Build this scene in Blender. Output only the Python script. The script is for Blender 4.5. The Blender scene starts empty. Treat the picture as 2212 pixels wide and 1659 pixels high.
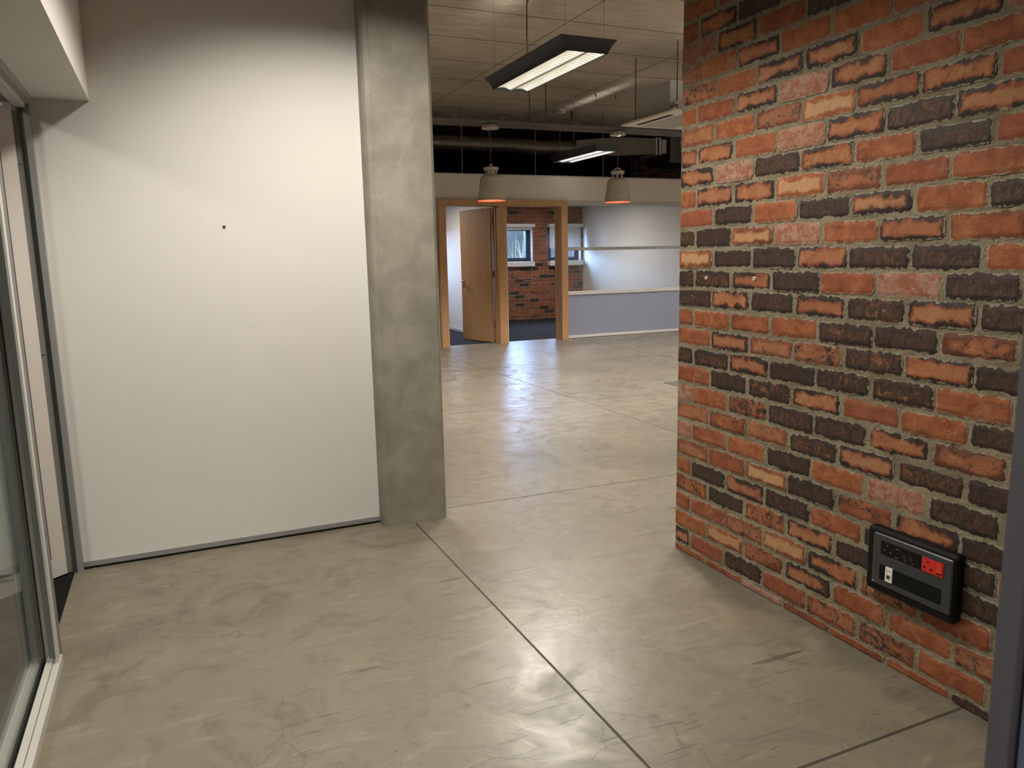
import bpy, bmesh, math, random
from mathutils import Vector, Matrix, noise
random.seed(7)
scene = bpy.context.scene
COL = scene.collection
PI = math.pi

# ------------------------------------------------------------------ camera
cam_d = bpy.data.cameras.new('camera')
cam = bpy.data.objects.new('camera', cam_d); COL.objects.link(cam)
cam_d.sensor_width = 36.0
cam_d.lens = 1656.0 / 2212.0 * 36.0
cam_d.clip_start = 0.05; cam_d.clip_end = 200
yaw, pitch, roll = 0.4147, 0.1654, -0.0205
fwd = Vector((math.sin(yaw)*math.cos(pitch), math.cos(yaw)*math.cos(pitch), -math.sin(pitch)))
r0 = Vector((math.cos(yaw), -math.sin(yaw), 0)); u0 = r0.cross(fwd)
r1 = math.cos(roll)*r0 + math.sin(roll)*u0
u1 = -math.sin(roll)*r0 + math.cos(roll)*u0
M3 = Matrix((r1, u1, -fwd)).transposed()
cam.matrix_world = Matrix.Translation((0, 0, 1.38)) @ M3.to_4x4()
cam_d.dof.use_dof = True
cam_d.dof.focus_distance = 5.5
cam_d.dof.aperture_fstop = 15.0
scene.camera = cam

# ------------------------------------------------------------------ colour, sky
vs = scene.view_settings
vs.view_transform = 'Standard'
vs.look = 'None'
vs.gamma = 1.0
vs.use_curve_mapping = False
vs.exposure = 0.0
scene.cycles.max_bounces = 10
scene.cycles.diffuse_bounces = 5
scene.cycles.glossy_bounces = 4
scene.cycles.transparent_max_bounces = 12
scene.cycles.sample_clamp_indirect = 6.0
world = bpy.data.worlds.new('sky'); scene.world = world
world.use_nodes = True
bg = world.node_tree.nodes['Background']
bg.inputs[0].default_value = (0.36, 0.56, 1.0, 1)
bg.inputs[1].default_value = 50.0

# ------------------------------------------------------------------ lights
def area(name, loc, rot, sx, sy, energy, color, cut=None, slot=None):
    """rectangular source; cut = (inner, outer) degrees from its axis where a louvre shuts the light off;
    slot = half width (tangent) of a narrow blade of light across x"""
    l = bpy.data.lights.new(name, 'AREA'); l.shape = 'RECTANGLE'
    l.size = sx; l.size_y = sy; l.energy = energy; l.color = color
    o = bpy.data.objects.new(name, l); COL.objects.link(o)
    o.location = loc; o.rotation_euler = rot
    if cut or slot:
        l.use_nodes = True; t = l.node_tree; em = next(n for n in t.nodes if n.type == 'EMISSION')
        g = t.nodes.new('ShaderNodeNewGeometry')
        sp = t.nodes.new('ShaderNodeSeparateXYZ'); t.links.new(g.outputs['Incoming'], sp.inputs[0])
        def mt(op, a, b=0.0):
            x = t.nodes.new('ShaderNodeMath'); x.operation = op
            for i, v in enumerate((a, b)):
                if hasattr(v, 'node'): t.links.new(v, x.inputs[i])
                else: x.inputs[i].default_value = v
            return x.outputs[0]
        def sm(v, lo, hi, a, b):
            x = t.nodes.new('ShaderNodeMapRange'); x.interpolation_type = 'SMOOTHSTEP'; t.links.new(v, x.inputs[0])
            for i, w in ((1, lo), (2, hi), (3, a), (4, b)): x.inputs[i].default_value = w
            return x.outputs[0]
        cz = mt('ABSOLUTE', sp.outputs[2])
        if cut:
            if len(cut) == 4:      # separate shut-off along (y) and across (x) the fitting, as tangents
                czs = mt('MAXIMUM', cz, 0.001)
                v = mt('MULTIPLY', sm(mt('DIVIDE', mt('ABSOLUTE', sp.outputs[1]), czs), cut[0], cut[1], 1.0, 0.0), sm(mt('DIVIDE', mt('ABSOLUTE', sp.outputs[0]), czs), cut[2], cut[3], 1.0, 0.0))
            else:
                v = sm(cz, math.cos(math.radians(cut[1])), math.cos(math.radians(cut[0])), 0.0, 1.0)
            wing = sm(cz, 0.45, 1.0, 1.35, 0.85)
            t.links.new(mt('MULTIPLY', v, wing), em.inputs[1])
        else:
            r = mt('DIVIDE', mt('ABSOLUTE', sp.outputs[0]), cz)
            t.links.new(sm(r, 0.0, slot, 1.0, 0.0), em.inputs[1])
    return o
WARM = (1.0, 0.935, 0.825); NEUT = (1.0, 0.915, 0.855); COOL = (1.0, 0.95, 0.95)
DEG = math.radians
# the lobby's own suspended fitting, above the frame, and two added fill lights
area('lobby_area_light', (0.80, 2.62, 2.84), (0, 0, 0), 0.26, 1.24, 70, WARM, cut=(0.85, 1.85, 0.75, 2.0))
area('lobby_area_light', (0.1, -0.3, 2.84), (0, 0, 0), 0.26, 1.24, 38, WARM, cut=(46, 64))  # added fill behind the camera, no fitting seen there
area('side_room_fill', (-2.6, 1.6, 3.0), (0, 0, 0), 0.6, 1.2, 60, WARM)  # added to brighten the side room and its glass
area('lobby_lamp_uplight', (0.80, 2.62, 3.0), (PI, 0, 0), 0.30, 1.30, 0.35, WARM)
# the fittings of the hall (two are modelled below, the rest hang outside the frame)
area('hall_lamp_light', (2.965, 5.92, 2.843), (0, 0, 0), 0.26, 1.30, 80, WARM, cut=(60, 72))
area('hall_lamp_light', (5.975, 10.2, 2.843), (0, 0, 0), 0.26, 0.70, 24, COOL, cut=(28, 46))
for (lx, ly, e) in ((5.97, 5.92, 120), (8.97, 7.9, 120), (1.2, 7.6, 140), (8.97, 4.6, 95)):
    area('hall_lamp_light', (lx, ly, 2.843), (0, 0, 0), 0.26, 1.30, e, NEUT, cut=(60, 72))
area('hall_lamp_uplight', (2.97, 6.2, 2.99), (PI, 0, 0), 0.20, 0.9, 6.0, WARM, slot=0.5)
area('hall_lamp_uplight', (5.97, 5.92, 2.99), (PI, 0, 0), 0.3, 1.3, 11.0, NEUT)
area('hall_lamp_uplight', (5.92, 10.1, 2.99), (PI, 0, DEG(-4)), 0.03, 1.3, 5.0, NEUT, slot=0.26)
area('office_lamp_light', (6.9, 13.2, 2.37), (0, 0, 0), 0.6, 0.6, 44, NEUT)
area('office_lamp_light', (3.6, 13.2, 2.37), (0, 0, 0), 0.6, 0.6, 46, NEUT)
# daylight portals in the window openings
for (wx, wz, ww, wh) in ((6.82, 1.6, 0.8, 0.72), (8.005, 1.6, 0.8, 0.72), (4.35, 1.6, 0.8, 0.72)):
    p = area('window_portal', (wx, 15.42, wz), (-PI/2, 0, 0), ww, wh, 1, (1, 1, 1))
    p.data.cycles.is_portal = True

# ------------------------------------------------------------------ helpers
class MB:
    """collects faces of ONE mesh"""
    def __init__(s): s.v = []; s.f = []; s.m = []
    def quad(s, a, b, c, d, m=0):
        n = len(s.v); s.v += [tuple(a), tuple(b), tuple(c), tuple(d)]; s.f.append((n, n+1, n+2, n+3)); s.m.append(m)
    def box(s, x0, x1, y0, y1, z0, z1, m=0):
        n = len(s.v)
        s.v += [(x0,y0,z0),(x1,y0,z0),(x1,y1,z0),(x0,y1,z0),(x0,y0,z1),(x1,y0,z1),(x1,y1,z1),(x0,y1,z1)]
        for q in ((0,3,2,1),(4,5,6,7),(0,1,5,4),(1,2,6,5),(2,3,7,6),(3,0,4,7)):
            s.f.append(tuple(n+i for i in q)); s.m.append(m)
        return s
    def prism(s, poly, z0, z1, m=0):
        n = len(s.v); k = len(poly)
        s.v += [(x, y, z0) for x, y in poly] + [(x, y, z1) for x, y in poly]
        for i in range(k):
            j = (i+1) % k; s.f.append((n+i, n+j, n+k+j, n+k+i)); s.m.append(m)
        s.f.append(tuple(n+i for i in reversed(range(k)))); s.m.append(m)
        s.f.append(tuple(n+k+i for i in range(k))); s.m.append(m)
        return s
    def tube(s, pts, r, seg=8, m=0):
        pts = [Vector(p) for p in pts]; n = len(s.v); N = len(pts)
        for i, p in enumerate(pts):
            d = (pts[min(i+1, N-1)] - pts[max(i-1, 0)]).normalized()
            a = d.cross(Vector((0, 0, 1)))
            if a.length < 1e-3: a = d.cross(Vector((1, 0, 0)))
            a.normalize(); b = d.cross(a)
            rr = r[i] if isinstance(r, (list, tuple)) else r
            for k in range(seg):
                t = 2*PI*k/seg
                s.v.append(tuple(p + a*math.cos(t)*rr + b*math.sin(t)*rr))
        for i in range(N-1):
            for k in range(seg):
                k2 = (k+1) % seg
                s.f.append((n+i*seg+k, n+i*seg+k2, n+(i+1)*seg+k2, n+(i+1)*seg+k)); s.m.append(m)
        s.f.append(tuple(n+k for k in reversed(range(seg)))); s.m.append(m)
        s.f.append(tuple(n+(N-1)*seg+k for k in range(seg))); s.m.append(m)
        return s
    def lathe(s, prof, c=(0, 0, 0), seg=40, m=0):
        n = len(s.v); k = len(prof)
        for i in range(seg):
            t = 2*PI*i/seg
            for (r, z) in prof: s.v.append((c[0]+r*math.cos(t), c[1]+r*math.sin(t), c[2]+z))
        for i in range(seg):
            j = (i+1) % seg
            for q in range(k-1):
                s.f.append((n+i*k+q, n+j*k+q, n+j*k+q+1, n+i*k+q+1)); s.m.append(m)
        return s
    def build(s, name, mats, parent=None, smooth=False, bevel=0, seg=2, world_at=None):
        me = bpy.data.meshes.new(name)
        me.from_pydata(s.v, [], s.f)
        if not isinstance(mats, (list, tuple)): mats = [mats]
        for m in mats: me.materials.append(m)
        me.polygons.foreach_set('material_index', s.m)
        bm = bmesh.new(); bm.from_mesh(me)
        bmesh.ops.remove_doubles(bm, verts=bm.verts, dist=1e-6)
        bmesh.ops.recalc_face_normals(bm, faces=bm.faces)
        if bevel:
            bmesh.ops.bevel(bm, geom=[e for e in bm.edges if len(e.link_faces) == 2 and e.calc_face_angle(0) > 0.5], offset=bevel, segments=seg, profile=0.5, affect='EDGES')
        bm.to_mesh(me); bm.free()
        if smooth:
            for p in me.polygons: p.use_smooth = True
        o = bpy.data.objects.new(name, me); COL.objects.link(o)
        if parent: o.parent = parent
        return o
def bx(name, dims, mat, parent=None, bevel=0, seg=2):
    return MB().box(*dims).build(name, mat, parent, bevel=bevel, seg=seg)
def tag(o, label, cat=None, group=None, kind=None):
    o['label'] = label
    if cat: o['category'] = cat
    if group: o['group'] = group
    if kind: o['kind'] = kind
    return o
def thing(name, loc, label, cat, group=None, kind=None):
    o = bpy.data.objects.new(name, None); COL.objects.link(o); o.location = loc
    o.empty_display_size = 0.1
    return tag(o, label, cat, group, kind)
def struct(o, label):
    o['kind'] = 'structure'; o['label'] = label; return o
def copy_tree(o, parent=None):
    c = o.copy(); COL.objects.link(c)
    if parent: c.parent = parent
    for ch in list(o.children): copy_tree(ch, c)
    return c

# ------------------------------------------------------------------ materials
class NT:
    def __init__(s, name):
        s.mat = bpy.data.materials.new(name); s.mat.use_nodes = True
        s.t = s.mat.node_tree; s.b = s.t.nodes['Principled BSDF']; s.out = s.t.nodes['Material Output']
        s._co = None
    def n(s, typ, **kw):
        x = s.t.nodes.new(typ)
        for k, v in kw.items(): setattr(x, k, v)
        return x
    def link(s, a, b): s.t.links.new(a, b)
    def put(s, sock, v):
        if hasattr(v, 'node'): s.link(v, sock)
        else: sock.default_value = v
    def co(s):
        if not s._co: s._co = s.n('ShaderNodeTexCoord').outputs['Object']
        return s._co
    def geo(s): return s.n('ShaderNodeNewGeometry').outputs['Position']
    def mapping(s, vec, scale=(1, 1, 1), loc=(0, 0, 0)):
        m = s.n('ShaderNodeMapping'); s.link(vec, m.inputs['Vector']); s.put(m.inputs['Scale'], scale); s.put(m.inputs['Location'], loc)
        return m.outputs[0]
    def noise(s, scale, vec=None, detail=4, rough=0.55, dist=0.0):
        x = s.n('ShaderNodeTexNoise'); s.link(vec if vec else s.co(), x.inputs['Vector'])
        x.inputs['Scale'].default_value = scale; x.inputs['Detail'].default_value = detail
        x.inputs['Roughness'].default_value = rough; x.inputs['Distortion'].default_value = dist
        return x.outputs[0]
    def math(s, op, a, b=0.0, c=0.0, clamp=False):
        x = s.n('ShaderNodeMath', operation=op); x.use_clamp = clamp
        s.put(x.inputs[0], a); s.put(x.inputs[1], b); s.put(x.inputs[2], c); return x.outputs[0]
    def step(s, v, lo, hi, a=0.0, b=1.0):
        x = s.n('ShaderNodeMapRange'); x.interpolation_type = 'SMOOTHSTEP'
        s.put(x.inputs[0], v); s.put(x.inputs[1], lo); s.put(x.inputs[2], hi); s.put(x.inputs[3], a); s.put(x.inputs[4], b)
        return x.outputs[0]
    def mix(s, f, a, b, mode='MIX'):
        x = s.n('ShaderNodeMix', data_type='RGBA', blend_type=mode); s.put(x.inputs[0], f)
        for i, v in ((6, a), (7, b)):
            if isinstance(v, tuple) and len(v) == 3: v = v + (1.0,)
            s.put(x.inputs[i], v)
        return x.outputs[2]
    def set(s, **kw):
        names = dict(color='Base Color', rough='Roughness', metal='Metallic', spec='Specular IOR Level', coat='Coat Weight', normal='Normal', emit='Emission Color', estr='Emission Strength', coat_rough='Coat Roughness')
        for k, v in kw.items():
            if isinstance(v, tuple) and len(v) == 3: v = v + (1.0,)
            s.put(s.b.inputs[names[k]], v)
        return s
    def bump(s, h, strength=0.3, dist=0.01):
        x = s.n('ShaderNodeBump'); s.link(h, x.inputs['Height']); x.inputs['Strength'].default_value = strength; x.inputs['Distance'].default_value = dist
        s.link(x.outputs[0], s.b.inputs['Normal'])
def plain(name, color, rough=0.5, metal=0.0, var=0.06, scale=30.0, bump=0.0, spec=0.5):
    t = NT(name); nz = t.noise(scale)
    d = tuple(max(0.0, c*(1-var)) for c in color); l = tuple(min(1.0, c*(1+var)) for c in color)
    t.set(color=t.mix(nz, d, l), rough=rough, metal=metal, spec=spec)
    if bump: t.bump(nz, bump, 0.002)
    return t.mat

def m_concrete_floor():
    t = NT('polished_concrete'); P = t.geo()
    big = t.noise(0.8, P, 6, 0.62, 0.8); mid = t.noise(3.6, P, 9, 0.68, 1.6); fine = t.noise(34, P, 6, 0.72)
    swirl = t.noise(2.2, t.mapping(P, (1.0, 2.6, 1.0)), 9, 0.70, 2.6)
    c = t.mix(t.step(big, 0.3, 0.7), (0.188, 0.165, 0.121), (0.252, 0.222, 0.166))
    c = t.mix(t.step(t.noise(1.7, t.mapping(P, (1, 1.5, 1), (7, 2, 0)), 8, 0.72, 2.0), 0.53, 0.74, 0, 0.45), c, (0.118, 0.100, 0.072))
    c = t.mix(t.step(mid, 0.47, 0.66, 0, 0.72), c, (0.142, 0.123, 0.089))
    c = t.mix(t.step(swirl, 0.53, 0.68, 0, 0.72), c, (0.292, 0.260, 0.198))
    c = t.mix(t.step(fine, 0.56, 0.76, 0, 0.55), c, (0.115, 0.098, 0.072))
    rust = t.step(t.noise(1.1, t.mapping(P, (1, 1, 1), (4, 9, 0)), 4, 0.6), 0.60, 0.72, 0, 0.28)
    c = t.mix(rust, c, (0.235, 0.150, 0.095))
    wn = t.n('ShaderNodeTexNoise'); t.link(P, wn.inputs['Vector']); wn.inputs['Scale'].default_value = 2.5; wn.inputs['Detail'].default_value = 6
    vo = t.n('ShaderNodeTexVoronoi', feature='DISTANCE_TO_EDGE'); vo.inputs['Scale'].default_value = 1.35
    t.link(t.mix(0.5, P, wn.outputs[1], 'ADD'), vo.inputs['Vector'])
    crack = t.math('MULTIPLY', t.step(vo.outputs['Distance'], 0.0, 0.006, 1, 0), t.step(t.noise(1.3, P, 2), 0.42, 0.56))
    c = t.mix(t.math('MULTIPLY', crack, 0.6), c, (0.085, 0.07, 0.05))
    spots = t.n('ShaderNodeTexVoronoi'); spots.inputs['Scale'].default_value = 3.2; t.link(t.mapping(P, (1, 1.7, 1), (3.3, 1.7, 0)), spots.inputs['Vector'])
    sp = t.math('MULTIPLY', t.step(spots.outputs['Distance'], 0.02, 0.09, 1, 0), t.step(t.noise(1.7, P, 2), 0.52, 0.60))
    c = t.mix(t.math('MULTIPLY', sp, 0.55), c, (0.07, 0.055, 0.043))
    # dark scuffs and scratches in three directions, gathered in worn areas
    worn = t.step(t.noise(0.9, t.mapping(P, (1, 1, 1), (1.7, 5.2, 0)), 3), 0.42, 0.62)
    for ang, sc_ in ((0.5, 1.0), (1.5, 1.3), (2.4, 0.9)):
        mp = t.n('ShaderNodeMapping'); t.link(P, mp.inputs['Vector']); mp.inputs['Rotation'].default_value = (0, 0, ang); mp.inputs['Scale'].default_value = (4*sc_, 46*sc_, 1); mp.inputs['Location'].default_value = (ang*7, ang*3, 0)
        ln = t.n('ShaderNodeTexNoise'); t.link(mp.outputs[0], ln.inputs['Vector']); ln.inputs['Scale'].default_value = 1.0; ln.inputs['Detail'].default_value = 3; ln.inputs['Roughness'].default_value = 0.55; ln.inputs['Distortion'].default_value = 0.7
        c = t.mix(t.math('MULTIPLY', t.step(ln.outputs[0], 0.645, 0.700, 0, 0.8), worn), c, (0.075, 0.06, 0.045))
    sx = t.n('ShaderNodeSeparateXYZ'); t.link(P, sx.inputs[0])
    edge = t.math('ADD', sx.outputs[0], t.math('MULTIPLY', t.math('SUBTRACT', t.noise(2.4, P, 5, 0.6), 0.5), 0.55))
    grime_shade = t.math('MULTIPLY', t.step(edge, 1.93, 2.06), t.step(sx.outputs[1], 2.75, 2.95, 1, 0))
    grime_shade = t.math('MULTIPLY', grime_shade, t.step(t.noise(7, P, 6, 0.7), 0.30, 0.62, 0.25, 0.75))
    c = t.mix(grime_shade, c, (0.105, 0.095, 0.078))  # grime plus contact shade painted along the foot of the brick wall
    pale = t.noise(1.0, t.mapping(P, (60, 3.2, 1), (0.3, 0.8, 0)), 2, 0.5, 0.5)
    c = t.mix(t.step(pale, 0.76, 0.79, 0, 0.35), c, (0.42, 0.39, 0.32))
    ro = t.math('ADD', t.step(mid, 0.3, 0.75, 0.22, 0.40), t.math('MULTIPLY', fine, 0.12))
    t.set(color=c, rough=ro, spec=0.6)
    h = t.math('ADD', t.math('MULTIPLY', mid, 0.5), t.math('MULTIPLY', t.noise(9, P, 5, 0.6, 1.0), 0.5))
    t.bump(h, 0.22, 0.012)
    return t.mat
def m_concrete(name, a, b, scale=3.0, rough=0.6, bump=0.25):
    t = NT(name); P = t.geo()
    n1 = t.noise(scale, P, 7, 0.62, 0.4); n2 = t.noise(scale*9, P, 5, 0.65); n3 = t.noise(scale*0.6, t.mapping(P, (1, 1, 0.35)), 5, 0.6, 0.8)
    c = t.mix(t.step(n1, 0.3, 0.7), a, b)
    c = t.mix(t.step(n3, 0.5, 0.75, 0, 0.45), c, tuple(x*0.72 for x in a))
    c = t.mix(t.step(n2, 0.6, 0.8, 0, 0.35), c, tuple(min(1, x*1.25) for x in b))
    vo = t.n('ShaderNodeTexVoronoi'); vo.inputs['Scale'].default_value = 22; t.link(P, vo.inputs['Vector'])
    hole = t.math('MULTIPLY', t.step(vo.outputs['Distance'], 0.03, 0.10, 1, 0), t.step(t.noise(5, P, 2), 0.58, 0.64))
    c = t.mix(t.math('MULTIPLY', hole, 0.6), c, tuple(x*0.4 for x in a))
    t.set(color=c, rough=rough)
    t.bump(t.math('SUBTRACT', n2, hole), bump, 0.004)
    return t.mat
def m_ceiling():
    t = NT('shuttered_concrete'); P = t.geo()
    g = t.noise(2.2, t.mapping(P, (1.0, 5.0, 1)), 8, 0.66, 1.4); n = t.noise(0.8, P, 4); f = t.noise(30, P, 4, 0.7)
    c = t.mix(t.step(g, 0.35, 0.72), (0.40, 0.345, 0.275), (0.58, 0.51, 0.42))
    c = t.mix(t.step(n, 0.35, 0.7, 0, 0.4), c, (0.36, 0.305, 0.24))
    c = t.mix(t.step(f, 0.62, 0.8, 0, 0.25), c, (0.22, 0.18, 0.13))
    t.set(color=c, rough=0.55, spec=0.4); t.bump(g, 0.12, 0.006)
    return t.mat
def m_brick():
    t = NT('clinker_brick'); P = t.geo()
    uv = t.n('ShaderNodeUVMap', uv_map='brick_uv').outputs[0]
    sep = t.n('ShaderNodeSeparateXYZ'); t.link(uv, sep.inputs[0])
    A = t.n('ShaderNodeVertexColor', layer_name='brick_a'); sa = t.n('ShaderNodeSeparateColor'); t.link(A.outputs[0], sa.inputs[0])
    B = t.n('ShaderNodeVertexColor', layer_name='brick_b'); sb = t.n('ShaderNodeSeparateColor'); t.link(B.outputs[0], sb.inputs[0])
    dark, burn, pale = sa.outputs; lite, rnd, rnd2 = sb.outputs
    off = t.n('ShaderNodeCombineXYZ'); t.put(off.inputs[0], t.math('MULTIPLY', rnd, 37.0)); t.put(off.inputs[1], t.math('MULTIPLY', rnd2, 53.0))
    va = t.n('ShaderNodeVectorMath', operation='ADD'); t.link(P, va.inputs[0]); t.link(off.outputs[0], va.inputs[1]); V = va.outputs[0]
    eu = t.math('MINIMUM', sep.outputs[0], t.math('SUBTRACT', 0.222, sep.outputs[0]))
    ev = t.math('MINIMUM', sep.outputs[1], t.math('SUBTRACT', 0.070, sep.outputs[1]))
    e = t.math('MINIMUM', eu, ev)
    n1 = t.noise(16, V, 5, 0.6, 0.5); n2 = t.noise(55, V, 6, 0.7, 0.3); n3 = t.noise(28, V, 5, 0.65, 1.0)
    smear = t.noise(9, t.mapping(V, (1, 1, 3.0)), 4, 0.6, 1.2)
    c = t.mix(t.step(n1, 0.3, 0.7), (0.232, 0.064, 0.0225), (0.345, 0.118, 0.044))
    c = t.mix(t.step(rnd2, 0.35, 1.0, 0, 0.65), c, (0.205, 0.052, 0.026))
    c = t.mix(t.step(smear, 0.52, 0.72, 0, 0.30), c, (0.40, 0.19, 0.095))
    c = t.mix(t.step(n2, 0.62, 0.80, 0, 0.4), c, (0.20, 0.06, 0.03))
    mott = t.noise(24, V, 6, 0.68, 0.8)
    c = t.mix(t.step(mott, 0.46, 0.72, 0, 0.62), c, (0.125, 0.038, 0.020))
    c = t.mix(t.step(t.noise(13, V, 4, 0.6, 0.9), 0.54, 0.70, 0, 0.5), c, (0.36, 0.165, 0.085))
    # paler fired centre
    cm = t.math('MULTIPLY', t.step(t.math('ADD', e, t.math('MULTIPLY', t.math('SUBTRACT', n1, 0.5), 0.05)), 0.012, 0.022), lite)
    c = t.mix(cm, c, (0.43, 0.25, 0.125))
    c = t.mix(t.math('MULTIPLY', pale, t.step(n3, 0.25, 0.6, 0.4, 1.0)), c, t.mix(t.step(n3, 0.4, 0.62), (0.27, 0.115, 0.075), (0.37, 0.235, 0.18)))
    char = t.mix(t.step(n2, 0.40, 0.75), (0.013, 0.0115, 0.011), (0.034, 0.025, 0.019))
    streak = t.noise(1.0, t.mapping(V, (85, 85, 34)), 6, 0.7, 1.2)
    heart = t.math('MULTIPLY', t.step(t.math('ADD', e, t.math('MULTIPLY', t.math('SUBTRACT', n1, 0.5), 0.035)), 0.010, 0.020), t.step(streak, 0.44, 0.60))
    heart = t.math('MULTIPLY', heart, t.step(rnd, 0.0, 0.9, 0.35, 1.0))
    char = t.mix(heart, char, t.mix(rnd2, (0.070, 0.034, 0.019), (0.120, 0.055, 0.027)))
    em = t.math('ADD', e, t.math('MULTIPLY', t.math('SUBTRACT', n3, 0.5), 0.045))
    em = t.math('ADD', em, t.math('MULTIPLY', t.math('SUBTRACT', n1, 0.5), 0.030))
    em = t.math('ADD', em, t.math('MULTIPLY', t.math('SUBTRACT', t.noise(7, V, 3, 0.5), 0.52), 0.055))
    c = t.mix(t.math('MULTIPLY', t.step(em, 0.011, 0.024, 1, 0), t.step(burn, 0.2, 0.75, 0, 0.7)), c, (0.150, 0.040, 0.020))
    bm_ = t.math('MULTIPLY', t.step(em, 0.0095, 0.0145, 1, 0), t.step(burn, 0.2, 0.75))
    # body darkness
    th = t.math('SUBTRACT', 1.0, dark)
    dm = t.step(t.math('SUBTRACT', t.math('ADD', t.math('MULTIPLY', n3, 0.75), t.math('MULTIPLY', n2, 0.25)), th), -0.06 , 0.05)
    dm = t.math('MULTIPLY', dm, t.step(dark, 0.02, 0.1))
    m = t.math('MAXIMUM', bm_, dm)
    c = t.mix(t.math('MULTIPLY', m, 0.94), c, char)
    # pits and mortar smears over the arrises
    pit = t.n('ShaderNodeTexVoronoi'); pit.inputs['Scale'].default_value = 75; t.link(V, pit.inputs['Vector'])
    pm = t.math('MULTIPLY', t.step(pit.outputs['Distance'], 0.08, 0.22, 1, 0), t.step(t.noise(20, V, 2), 0.56, 0.64))
    c = t.mix(t.math('MULTIPLY', pm, 0.85), c, (0.02, 0.014, 0.01))
    ms = t.step(t.math('ADD', e, t.math('MULTIPLY', t.math('SUBTRACT', t.noise(48, P, 4, 0.6), 0.60), 0.030)), -0.0012, 0.0008, 1, 0)
    c = t.mix(t.math('MULTIPLY', ms, 0.8), c, (0.27, 0.24, 0.172))
    t.set(color=c, rough=t.step(m, 0, 1, 0.78, 0.62), spec=0.35)
    t.bump(t.math('SUBTRACT', t.math('ADD', n2, t.math('MULTIPLY', n1, 0.8)), pm), 0.5, 0.006)
    return t.mat
def m_mortar():
    t = NT('mortar'); P = t.geo()
    n1 = t.noise(9, P, 5); n2 = t.noise(70, P, 6, 0.7); n3 = t.noise(160, P, 3, 0.6)
    c = t.mix(t.step(n1, 0.3, 0.7), (0.215, 0.181, 0.121), (0.325, 0.279, 0.192))
    c = t.mix(t.step(n2, 0.60, 0.74, 0, 0.75), c, (0.085, 0.07, 0.046))
    t.set(color=c, rough=0.9, spec=0.2); t.bump(t.math('ADD', n2, t.math('MULTIPLY', n3, 0.5)), 1.0, 0.011)
    return t.mat
def m_plaster(name, c0, rough=0.6):
    t = NT(name); P = t.geo(); n = t.noise(1.5, P, 4); f = t.noise(220, P, 3, 0.6); g = t.noise(24, P, 5, 0.6)
    c = t.mix(n, tuple(x*0.97 for x in c0), c0)
    mk = t.step(t.noise(7, t.mapping(P, (1, 1, 3)), 5, 0.75, 1.5), 0.70, 0.78, 0, 0.10)
    c = t.mix(mk, c, (0.35, 0.33, 0.30))
    t.set(color=c, rough=rough, spec=0.35); t.bump(t.math('ADD', f, t.math('MULTIPLY', g, 0.6)), 0.10, 0.002)
    return t.mat
def m_wood():
    t = NT('oak_veneer'); P = t.geo()
    g = t.noise(7, t.mapping(P, (5.0, 5.0, 0.35)), 6, 0.62, 1.3); k = t.noise(1.2, P, 3)
    c = t.mix(t.step(g, 0.3, 0.72), (0.385, 0.220, 0.100), (0.510, 0.315, 0.160))
    c = t.mix(t.step(k, 0.4, 0.7, 0, 0.3), c, (0.41, 0.23, 0.10))
    t.set(color=c, rough=0.58, spec=0.3); t.bump(g, 0.05, 0.002)
    return t.mat
def m_carpet():
    t = NT('carpet_tile'); P = t.geo()
    s = t.noise(22, t.mapping(P, (0.25, 3.0, 1)), 3, 0.6); f = t.noise(260, P, 2)
    c = t.mix(t.step(s, 0.35, 0.7), (0.011, 0.012, 0.015), (0.042, 0.042, 0.047))
    c = t.mix(t.math('MULTIPLY', f, 0.4), c, (0.02, 0.022, 0.028))
    t.set(color=c, rough=0.95, spec=0.15); t.bump(f, 0.6, 0.004)
    return t.mat
def m_glass(name, tint=(0.96, 0.98, 0.97), refl=1.0, ior=1.5):
    t = NT(name); t.t.nodes.remove(t.b)
    tr = t.n('ShaderNodeBsdfTransparent'); tr.inputs[0].default_value = tint + (1,)
    gl = t.n('ShaderNodeBsdfGlossy'); gl.inputs['Roughness'].default_value = 0.02
    fr = t.n('ShaderNodeFresnel'); bf = t.n('ShaderNodeNewGeometry').outputs['Backfacing']; t.put(fr.inputs[0], t.math('ADD', t.math('MULTIPLY', bf, 1.0/ior-ior), ior))
    mx = t.n('ShaderNodeMixShader'); t.link(t.math('MULTIPLY', fr.outputs[0], refl), mx.inputs[0])
    t.link(tr.outputs[0], mx.inputs[1]); t.link(gl.outputs[0], mx.inputs[2]); t.link(mx.outputs[0], t.out.inputs[0])
    return t.mat
def m_frost():
    t = NT('frosted_film'); t.t.nodes.remove(t.b)
    d = t.n('ShaderNodeBsdfDiffuse'); d.inputs[0].default_value = (0.40, 0.40, 0.42, 1)
    tl = t.n('ShaderNodeBsdfTranslucent'); tl.inputs[0].default_value = (0.60, 0.62, 0.66, 1)
    gl = t.n('ShaderNodeBsdfGlossy'); gl.inputs['Roughness'].default_value = 0.35
    nz = t.noise(3, t.geo(), 2)
    mx = t.n('ShaderNodeMixShader'); t.put(mx.inputs[0], t.step(nz, 0, 1, 0.66, 0.70)); t.link(d.outputs[0], mx.inputs[1]); t.link(tl.outputs[0], mx.inputs[2])
    m2 = t.n('ShaderNodeMixShader'); m2.inputs[0].default_value = 0.06; t.link(mx.outputs[0], m2.inputs[1]); t.link(gl.outputs[0], m2.inputs[2])
    t.link(m2.outputs[0], t.out.inputs[0])
    return t.mat
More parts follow.
